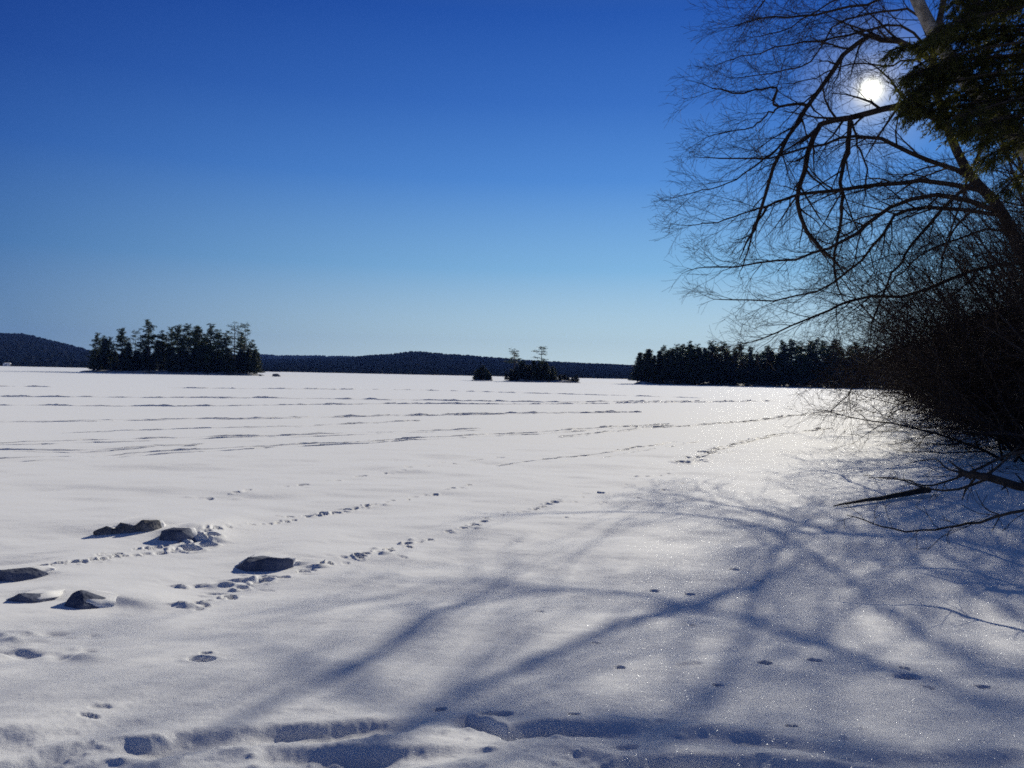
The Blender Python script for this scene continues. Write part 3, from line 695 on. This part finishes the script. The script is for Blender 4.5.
# ------------------------------------------------------------------ hemlock whose boughs fill the top right corner
random.seed(33)
base3 = np.array([17.3, 21.0, gz(17.3, 21)])
hm = thing('hemlock_tree', base3, 'dark evergreen whose drooping boughs fill the top right corner beside the sun', 'evergreen')
T = Tubes(); tp = [base3 + np.array([0, 0, -.3 + 17 * i / 9]) for i in range(10)]
T.add(tp, list(np.linspace(.32, .05, 10)), 10); T.build('trunk', M['bark'], hm, base3)
def bough(pp, D, dens=1.0, wide=1.0):
    T = Tubes(); P = smooth_line(limb_pts(pp, D), 12); T.add(list(P), list(np.linspace(.055, .012, 12)), 5)
    ce, d1, ln = [], [], []
    L = np.linalg.norm(np.diff(P, axis=0), axis=1).sum()
    for k in range(int(L / .075 * dens)):
        t = .12 + .88 * random.random(); xx = t * 10.99; i = int(xx); p = P[i] + (P[i + 1] - P[i]) * (xx - i); tg = unit(P[i + 1] - P[i])
        s = random.choice((-1, 1)); lat = unit(np.cross(tg, [0, 0, 1])) * s
        d = unit(tg * random.uniform(.4, 1) + lat * random.uniform(.2, 1.3) * wide + np.array([0, 0, random.gauss(-.42, .3)]))
        l = random.uniform(.35, 1.05) * (1.15 - .6 * t)
        p = p + rv() * np.array([.03, .03, .05]); q = [p, p + d * l * .5 + rv() * .05, p + d * l + np.array([0, 0, -.16 * l]) + rv() * .03]
        T.add(q, [.010, .007, .004], 3)
        for z in range(int(l / .017)):
            u = .15 + .85 * random.random(); c = q[0] * (1 - u) + q[2] * u + rv() * .02
            s2 = random.choice((-1, 1)); dd = unit(d * .8 + np.cross(d, [0, 0, 1]) * s2 + rv() * .35 + np.array([0, 0, -.25]))
            ce.append(c); d1.append(dd); ln.append(random.uniform(.03, .075))
    b = T.build('bough', M['bark'], hm, base3)
    ce = np.array(ce); d1 = np.array(d1); ln = np.array(ln)[:, None]
    d2 = np.cross(d1, rng.normal(0, .5, d1.shape) + np.array([0, 0, 1.])); d2 /= np.linalg.norm(d2, axis=1, keepdims=True) + 1e-9
    tip = ce + d1 * ln * 2
    Vt = np.stack([ce, ce + d1 * ln + d2 * ln * .22, tip, ce + d1 * ln - d2 * ln * .22], 1).reshape(-1, 3) - base3
    mesh('needles', Vt, np.arange(len(Vt)).reshape(-1, 4), M['hemlock'], b)
for pp, D, dn in (
    ([(1160, 60), (1080, 52), (1010, 55), (950, 62), (925, 70), (905, 76)], (21, 19.5), 1.3),
    ([(1160, 80), (1070, 72), (990, 76), (940, 85), (922, 96), (906, 102)], (21, 20), 1.4),
    ([(1160, 90), (1080, 90), (1000, 98), (950, 108), (915, 112)], (21, 20.5), 1.4),
    ([(1160, 40), (1080, 30), (1010, 30), (960, 36), (915, 44), (890, 50)], (21, 20), 1.1),
    ([(1160, 10), (1090, 0), (1030, 2), (985, 10), (955, 18)], (21, 21), .9),
    ([(1160, 0), (1090, -14), (1040, -12), (1000, -4), (975, 4)], (21, 20), 1.0),
    ([(1160, -20), (1090, -40), (1030, -40), (980, -28), (950, -12)], (21, 19), 1.0),
    ([(1160, 110), (1090, 108), (1030, 114), (985, 124), (955, 132)], (21, 20), 1.1),
    ([(1160, 130), (1090, 128), (1030, 138), (995, 152), (975, 165)], (21, 19.5), .9),
    ([(1160, 150), (1100, 150), (1050, 160), (1018, 176), (1000, 192)], (21, 20), .8),
    ([(1160, 60), (1090, 70), (1030, 84), (975, 104), (930, 122)], (21, 22), 1.2),
    ([(1160, 20), (1080, 20), (1020, 34), (965, 54), (925, 84), (908, 110)], (21, 21.6), 1.2),
    ):
    bough(pp, D, dn * 1.25)
for k in range(27):
    ye = -25 + 165 * (k + random.random()) / 27
    xe = float(np.interp(ye, [-30, 0, 30, 50, 75, 100, 125, 150, 190], [965, 950, 930, 908, 906, 904, 930, 975, 1010])) + random.uniform(0, 45)
    y0_ = ye - random.uniform(-10, 30); D0_ = random.uniform(20.2, 22); D1_ = D0_ + random.uniform(-2.2, 1.6)
    if 18 < ye < 52 and 940 < xe < 1005 and random.random() < .6: continue
    bough([(1160, y0_), (1090, y0_ - 4), (1090 + (xe - 1090) * .5, (y0_ + ye) / 2 - 4), (xe + 18, ye - 4), (xe, ye + 3)], (D0_, D1_), 1.1)

# ------------------------------------------------------------------ thicket along the shore: leafless saplings and shrubs
SH = dict(trop=(-.05, 0, .02), wig=.15, zmin=.2, rmin=.006, ang=(20, 60), space={3: .42, 2: .27, 1: .19, 0: 1}, len={3: 2.8, 2: 1.4, 1: .7, 0: .35})
DR = dict(SH, trop=(-.06, 0, -.20))
FAR = dict(SH, space={3: .5, 2: .36, 1: .3, 0: 1}, rmin=.011)
NEAR = dict(SH, space={3: .6, 2: .45, 1: .32, 0: 1}, rmin=.005, trop=(-.05, 0, -.05))
TALL = dict(SH, space={3: .42, 2: .28, 1: .22, 0: 1}, rmin=.0046, trop=(-.05, 0, .05))
def shrub(x, y, h, stems, lean, label, cfg=SH, r=.05, spread=.38):
    b = np.array([x, y, gz(x, y)]); t = thing('bare_shrub', b, label, 'bare shrub', 'leafless thicket along the shore')
    Ts, Tt = Tubes(), Tubes()
    for k in range(stems):
        d = unit(np.array([-lean * random.uniform(.2, 1.5) + random.gauss(0, spread), random.gauss(0, spread), 1.0]))
        n = 9; p = b + np.array([random.gauss(0, .35), random.gauss(0, .35), -.1]); pts = [p]; L = h * random.uniform(.65, 1.15)
        for i in range(n - 1):
            d = unit(d + rv() * .10 + np.array([-.06 * lean, 0, cfg['trop'][2] * .2])); p = p + d * L / (n - 1)
            if p[2] < b[2] + .25 and i > 1: p[2] = b[2] + .25
            pts.append(p)
        rad = list(np.linspace(r * random.uniform(.6, 1.1), .010, n)); Ts.add(pts, rad, 5)
        kids(Tt, pts, rad, L, 3, dict(cfg, zmin=b[2] + .1), .08)
    Ts.build('stems', M['bark'], t, b); Tt.build('twigs', M['twig'], t, b)
    return t
random.seed(50)
SHR = [  # x, y, height, stems, lean, kind, label
    (14.2, 14.5, 4.0, 4, .5, 'n', 'bare shrub nearest the camera at the right edge, twigs brushing the snow'),
    (15.6, 18.0, 5.5, 5, .6, 'n', 'arching bare shrub behind the nearest one at the right edge'),
    (17.3, 21.5, 6.5, 6, .5, 'n', 'tall bare sapling clump under the evergreen boughs'),
    (17.3, 25.5, 6.5, 7, .7, 'n', 'bare clump whose drooping twigs hang down to the snow'),
    (24.5, 31.0, 13., 6, .45, 't', 'tallest slender bare saplings rising behind the big leaning tree'),
    (22.8, 26.5, 10., 6, .4, 't', 'tall slender bare saplings at the right edge below the evergreen'),
    (29.0, 38.0, 13., 6, .45, 't', 'tall slender bare saplings standing back in the middle of the thicket'),
    (27.5, 46.0, 12., 7, .6, 't', 'slender bare saplings leaning out furthest from the middle thicket'),
    (20.8, 28.5, 11.5, 12, .42, 't', 'slender bare saplings crossing in front of the big leaning trunk'),
    (24.5, 34.0, 12.5, 12, .45, 't', 'slender bare saplings just past the big leaning trunk'),
    (30.0, 42.0, 13.5, 12, .45, 't', 'slender upright bare saplings halfway along the thicket'),
    (19.0, 24.0, 9.5, 10, .35, 't', 'crowded bare saplings below the evergreen at the right edge'),
    (17.6, 27.0, 9.5, 9, 1.0, 't', 'bare saplings leaning furthest out over the snow, in front of the big tree'),
    (19.2, 29.5, 10., 9, .95, 't', 'bare saplings leaning out low just left of the big leaning trunk'),
    (28.0, 36.0, 22., 10, .35, 't', 'tallest bare trees behind the evergreen, twigs filling the gaps in its boughs'),
    (26.0, 30.0, 17., 9, .3, 't', 'high bare saplings at the right edge behind the pale slanting trunk'),
    (24.5, 27.5, 13., 11, .3, 't', 'crowded upright bare saplings in the right margin under the evergreen'),
    (30.5, 34.0, 16., 11, .35, 't', 'high crowded bare saplings in the right margin behind the big leaning trunk'),
    (36.0, 55.0, 15., 7, .45, 't', 'tall slender bare saplings in the far half of the thicket'),
    (19.0, 27.0, 7.5, 8, .6, 's', 'bare clump around the foot of the big leaning tree'),
    (20.0, 32.0, 7.5, 9, .8, 'd', 'bare clump just beyond the big leaning tree'),
    (24.0, 36.0, 9.0, 8, .5, 's', 'tall bare clump in the middle of the shore thicket'),
    (25.5, 42.0, 8.5, 9, .8, 'd', 'bare clump leaning out over the ice mid-way along the shore'),
    (29.5, 47.0, 10., 8, .5, 's', 'high bare clump beyond the middle of the thicket'),
    (30.5, 54.0, 9.0, 9, .8, 'f', 'bare clump beside the far log on the shore'),
    (36.0, 60.0, 11., 8, .5, 'f', 'bare clump in the far half of the thicket'),
    (38.0, 70.0, 10., 9, .7, 'f', 'leafless clump near the far end of the thicket'),
    (44.0, 80.0, 12., 8, .6, 'f', 'farthest large leafless clump before the pine wood'),
    (50.0, 95.0, 12., 8, .6, 'f', 'leafless clump where the thicket meets the pine wood'),
    (27.0, 33.0, 8.5, 8, .4, 's', 'bare clump set back from the ice behind the big leaning tree'),
    (34.0, 45.0, 10., 8, .4, 's', 'bare clump set back from the ice in the middle of the thicket'),
    (44.0, 60.0, 12., 8, .4, 'f', 'bare clump set back from the ice in the far thicket'),
    (22.5, 25.0, 6.5, 8, .5, 's', 'bare clump at the right edge behind the evergreen trunk'),
]
for (x, y, h, st, ln, kd, lab) in SHR:
    shrub(x, y, h, st, ln, lab, cfg={'d': DR, 's': SH, 'f': FAR, 'n': NEAR, 't': TALL}[kd], r=.03 + .004 * h)
# young evergreens standing among and behind the thicket
random.seed(61)
for k in range(34):
    y = 36 + 90 * (k / 33.) ** 1.2; x = np.interp(y, SHX, SHV) + random.uniform(2, 9)
    put_pine(random.choice(('cone1', 'cone2')), x, y, random.uniform(5, 7.5) + y * .02, 'dark young evergreen standing behind the leafless shore thicket', 'young evergreens behind the thicket', 'young tree', None, 1.5)
for k in range(22):
    y = 120 + 150 * k / 21.; x = np.interp(y, SHX, SHV) + random.uniform(3, 14)
    put_pine(random.choice(('full1', 'full2', 'high1')), x, y, random.uniform(11, 15), 'dark pine on the bend of shore between thicket and wood', 'pines on the bend of the shore', wide=1.2)
    put_pine(random.choice(('cone1', 'cone2')), x - random.uniform(0, 4), y + 3, random.uniform(5, 9), 'low evergreen on the bend of shore between thicket and wood', 'low evergreens on the bend of the shore', 'young tree', None, 1.6)

# ------------------------------------------------------------------ near dead wood on the snow at the right
random.seed(77)
DEAD = dict(trop=(0, 0, .02), wig=.2, zmin=.12, rmin=.004, ang=(30, 75), space={3: .3, 2: .25, 1: .2, 0: 1}, len={3: .9, 2: .5, 1: .28, 0: .2})
def dead_branch(pp, D, r0, r1, label, lvl=2, cfg=DEAD, subs=(), name='dead_branch'):
    P = smooth_line(limb_pts(pp, D), 18); P = P + np.array([rv() * .008 for _ in range(18)]); o = P[0].copy()
    T = Tubes(); T.add(list(P), list(np.linspace(r0, r1, 18)), 7)
    t = thing(name, o, label, 'branch'); T.build('stem', M['wood'], t, o)
    L = np.linalg.norm(np.diff(P, axis=0), axis=1).sum()
    T2 = Tubes(); kids(T2, list(P), list(np.linspace(r0 * .8, r1, 18)), L, lvl, cfg, .1)
    for sp, sD, a, b in subs:
        Q = smooth_line(limb_pts(sp, sD), 10); T2.add(list(Q), list(np.linspace(a, b, 10)), 5); kids(T2, list(Q), list(np.linspace(a, b, 10)), np.linalg.norm(Q[-1] - Q[0]), 1, cfg, .1)
    T2.build('twigs', M['wood'], t, o)
dead_branch([(1120, 508), (1024, 510), (980, 522), (955, 526), (925, 531), (890, 529), (868, 521), (848, 515)], (9.8, 11.2), .022, .006, 'long thin bare branch arching low over the snow at the right edge',
            subs=[([(1000, 515), (985, 508), (975, 490)], (10.2, 10.4), .010, .004), ([(1000, 516), (992, 531)], (10.2, 10.2), .009, .004)])
dead_branch([(1130, 500), (1060, 492), (1018, 486), (990, 478), (972, 475), (960, 473)], (12.2, 13), .075, .055, 'thick dark limb with a broken stub end above the long thin branch',
            subs=[([(968, 474), (958, 468), (948, 460)], (13, 13.2), .03, .008), ([(975, 478), (966, 490), (962, 500)], (13, 13), .022, .008), ([(985, 476), (1000, 465), (1020, 445)], (13, 13.6), .03, .012),
                  ([(990, 478), (955, 490), (925, 488), (895, 478), (868, 478)], (13, 14), .025, .005), ([(1000, 480), (950, 470), (935, 459), (905, 464)], (13, 14), .02, .005)])
dead_branch([(1110, 440), (1020, 452), (970, 472), (930, 486), (905, 480), (880, 478)], (14.5, 16), .035, .006, 'forked dead branch dipping to the snow behind the broken limb', lvl=3)
# log half sunk in the snow
P0 = np.array([*ground_hit(834, 507), 0]); P1 = np.array([*ground_hit(928, 494), 0])
P0[2] = gz(P0[0], P0[1]) + .02; P1[2] = gz(P1[0], P1[1]) + .10
lg = thing('fallen_log', (P0 + P1) / 2, 'dark tapering log lying half sunk in the snow at the right', 'log')
T = Tubes(); P = np.array([P0 + (P1 - P0) * u + np.array([0, .02 * math.sin(u * 5), .008 * math.sin(u * 9) + .006 * math.sin(u * 23)]) for u in np.linspace(0, 1, 14)])
T.add(list(P), list(.012 + .062 * np.linspace(0, 1, 14) ** .8), 10); T.build('wood', M['wood'], lg, (P0 + P1) / 2)

# ------------------------------------------------------------------ small white cabin on the far left shore
D = 905.0; cx = (9 - 512) / F * D
t = thing('white_cabin', (cx, D - 4, 0), 'tiny white cabin on the far shore under the left hill', 'cabin')
def box(x0, x1, y0, y1, z0, z1):
    v = np.array([(x, y, z) for z in (z0, z1) for y in (y0, y1) for x in (x0, x1)]); return v, np.array([(0, 2, 3, 1), (4, 5, 7, 6), (0, 1, 5, 4), (2, 6, 7, 3), (0, 4, 6, 2), (1, 3, 7, 5)])
M['white'] = noise_mat('white_paint', (.72, .73, .75), (.82, .82, .83), .5)
v_, f_ = box(-3.5, 3.5, -2, 2, 0, 2.6); mesh('walls', v_, f_, M['white'], t)
v_ = np.array([(-3.9, -2.4, 2.6), (3.9, -2.4, 2.6), (3.9, 2.4, 2.6), (-3.9, 2.4, 2.6), (-3.9, 0, 4.0), (3.9, 0, 4.0)])
mesh('roof', v_, [np.array([(0, 1, 5, 4), (2, 3, 4, 5), (3, 2, 1, 0)]), np.array([(0, 4, 3), (1, 2, 5)])], M['snow'], t)
v_, f_ = box(-.5, .5, -2.06, -2.003, 0, 2.0); mesh('door', v_, f_, M['darkrock'], t)

# ------------------------------------------------------------------ cold blue air over the lake
v_, f_ = box(-3600, 3600, -120, 3900, -3, 170)
hz = mesh('haze', v_, f_, M['snow']); hz['kind'] = 'stuff'
hm_ = bpy.data.materials.new('haze_air'); hm_.use_nodes = True; t_ = hm_.node_tree; t_.nodes.clear()
pv = t_.nodes.new('ShaderNodeVolumePrincipled'); pv.inputs['Density'].default_value = 8e-5; pv.inputs['Color'].default_value = (.16, .32, .9, 1); pv.inputs['Anisotropy'].default_value = 0.0
oo = t_.nodes.new('ShaderNodeOutputMaterial'); t_.links.new(pv.outputs[0], oo.inputs['Volume'])
hz.data.materials[0] = hm_
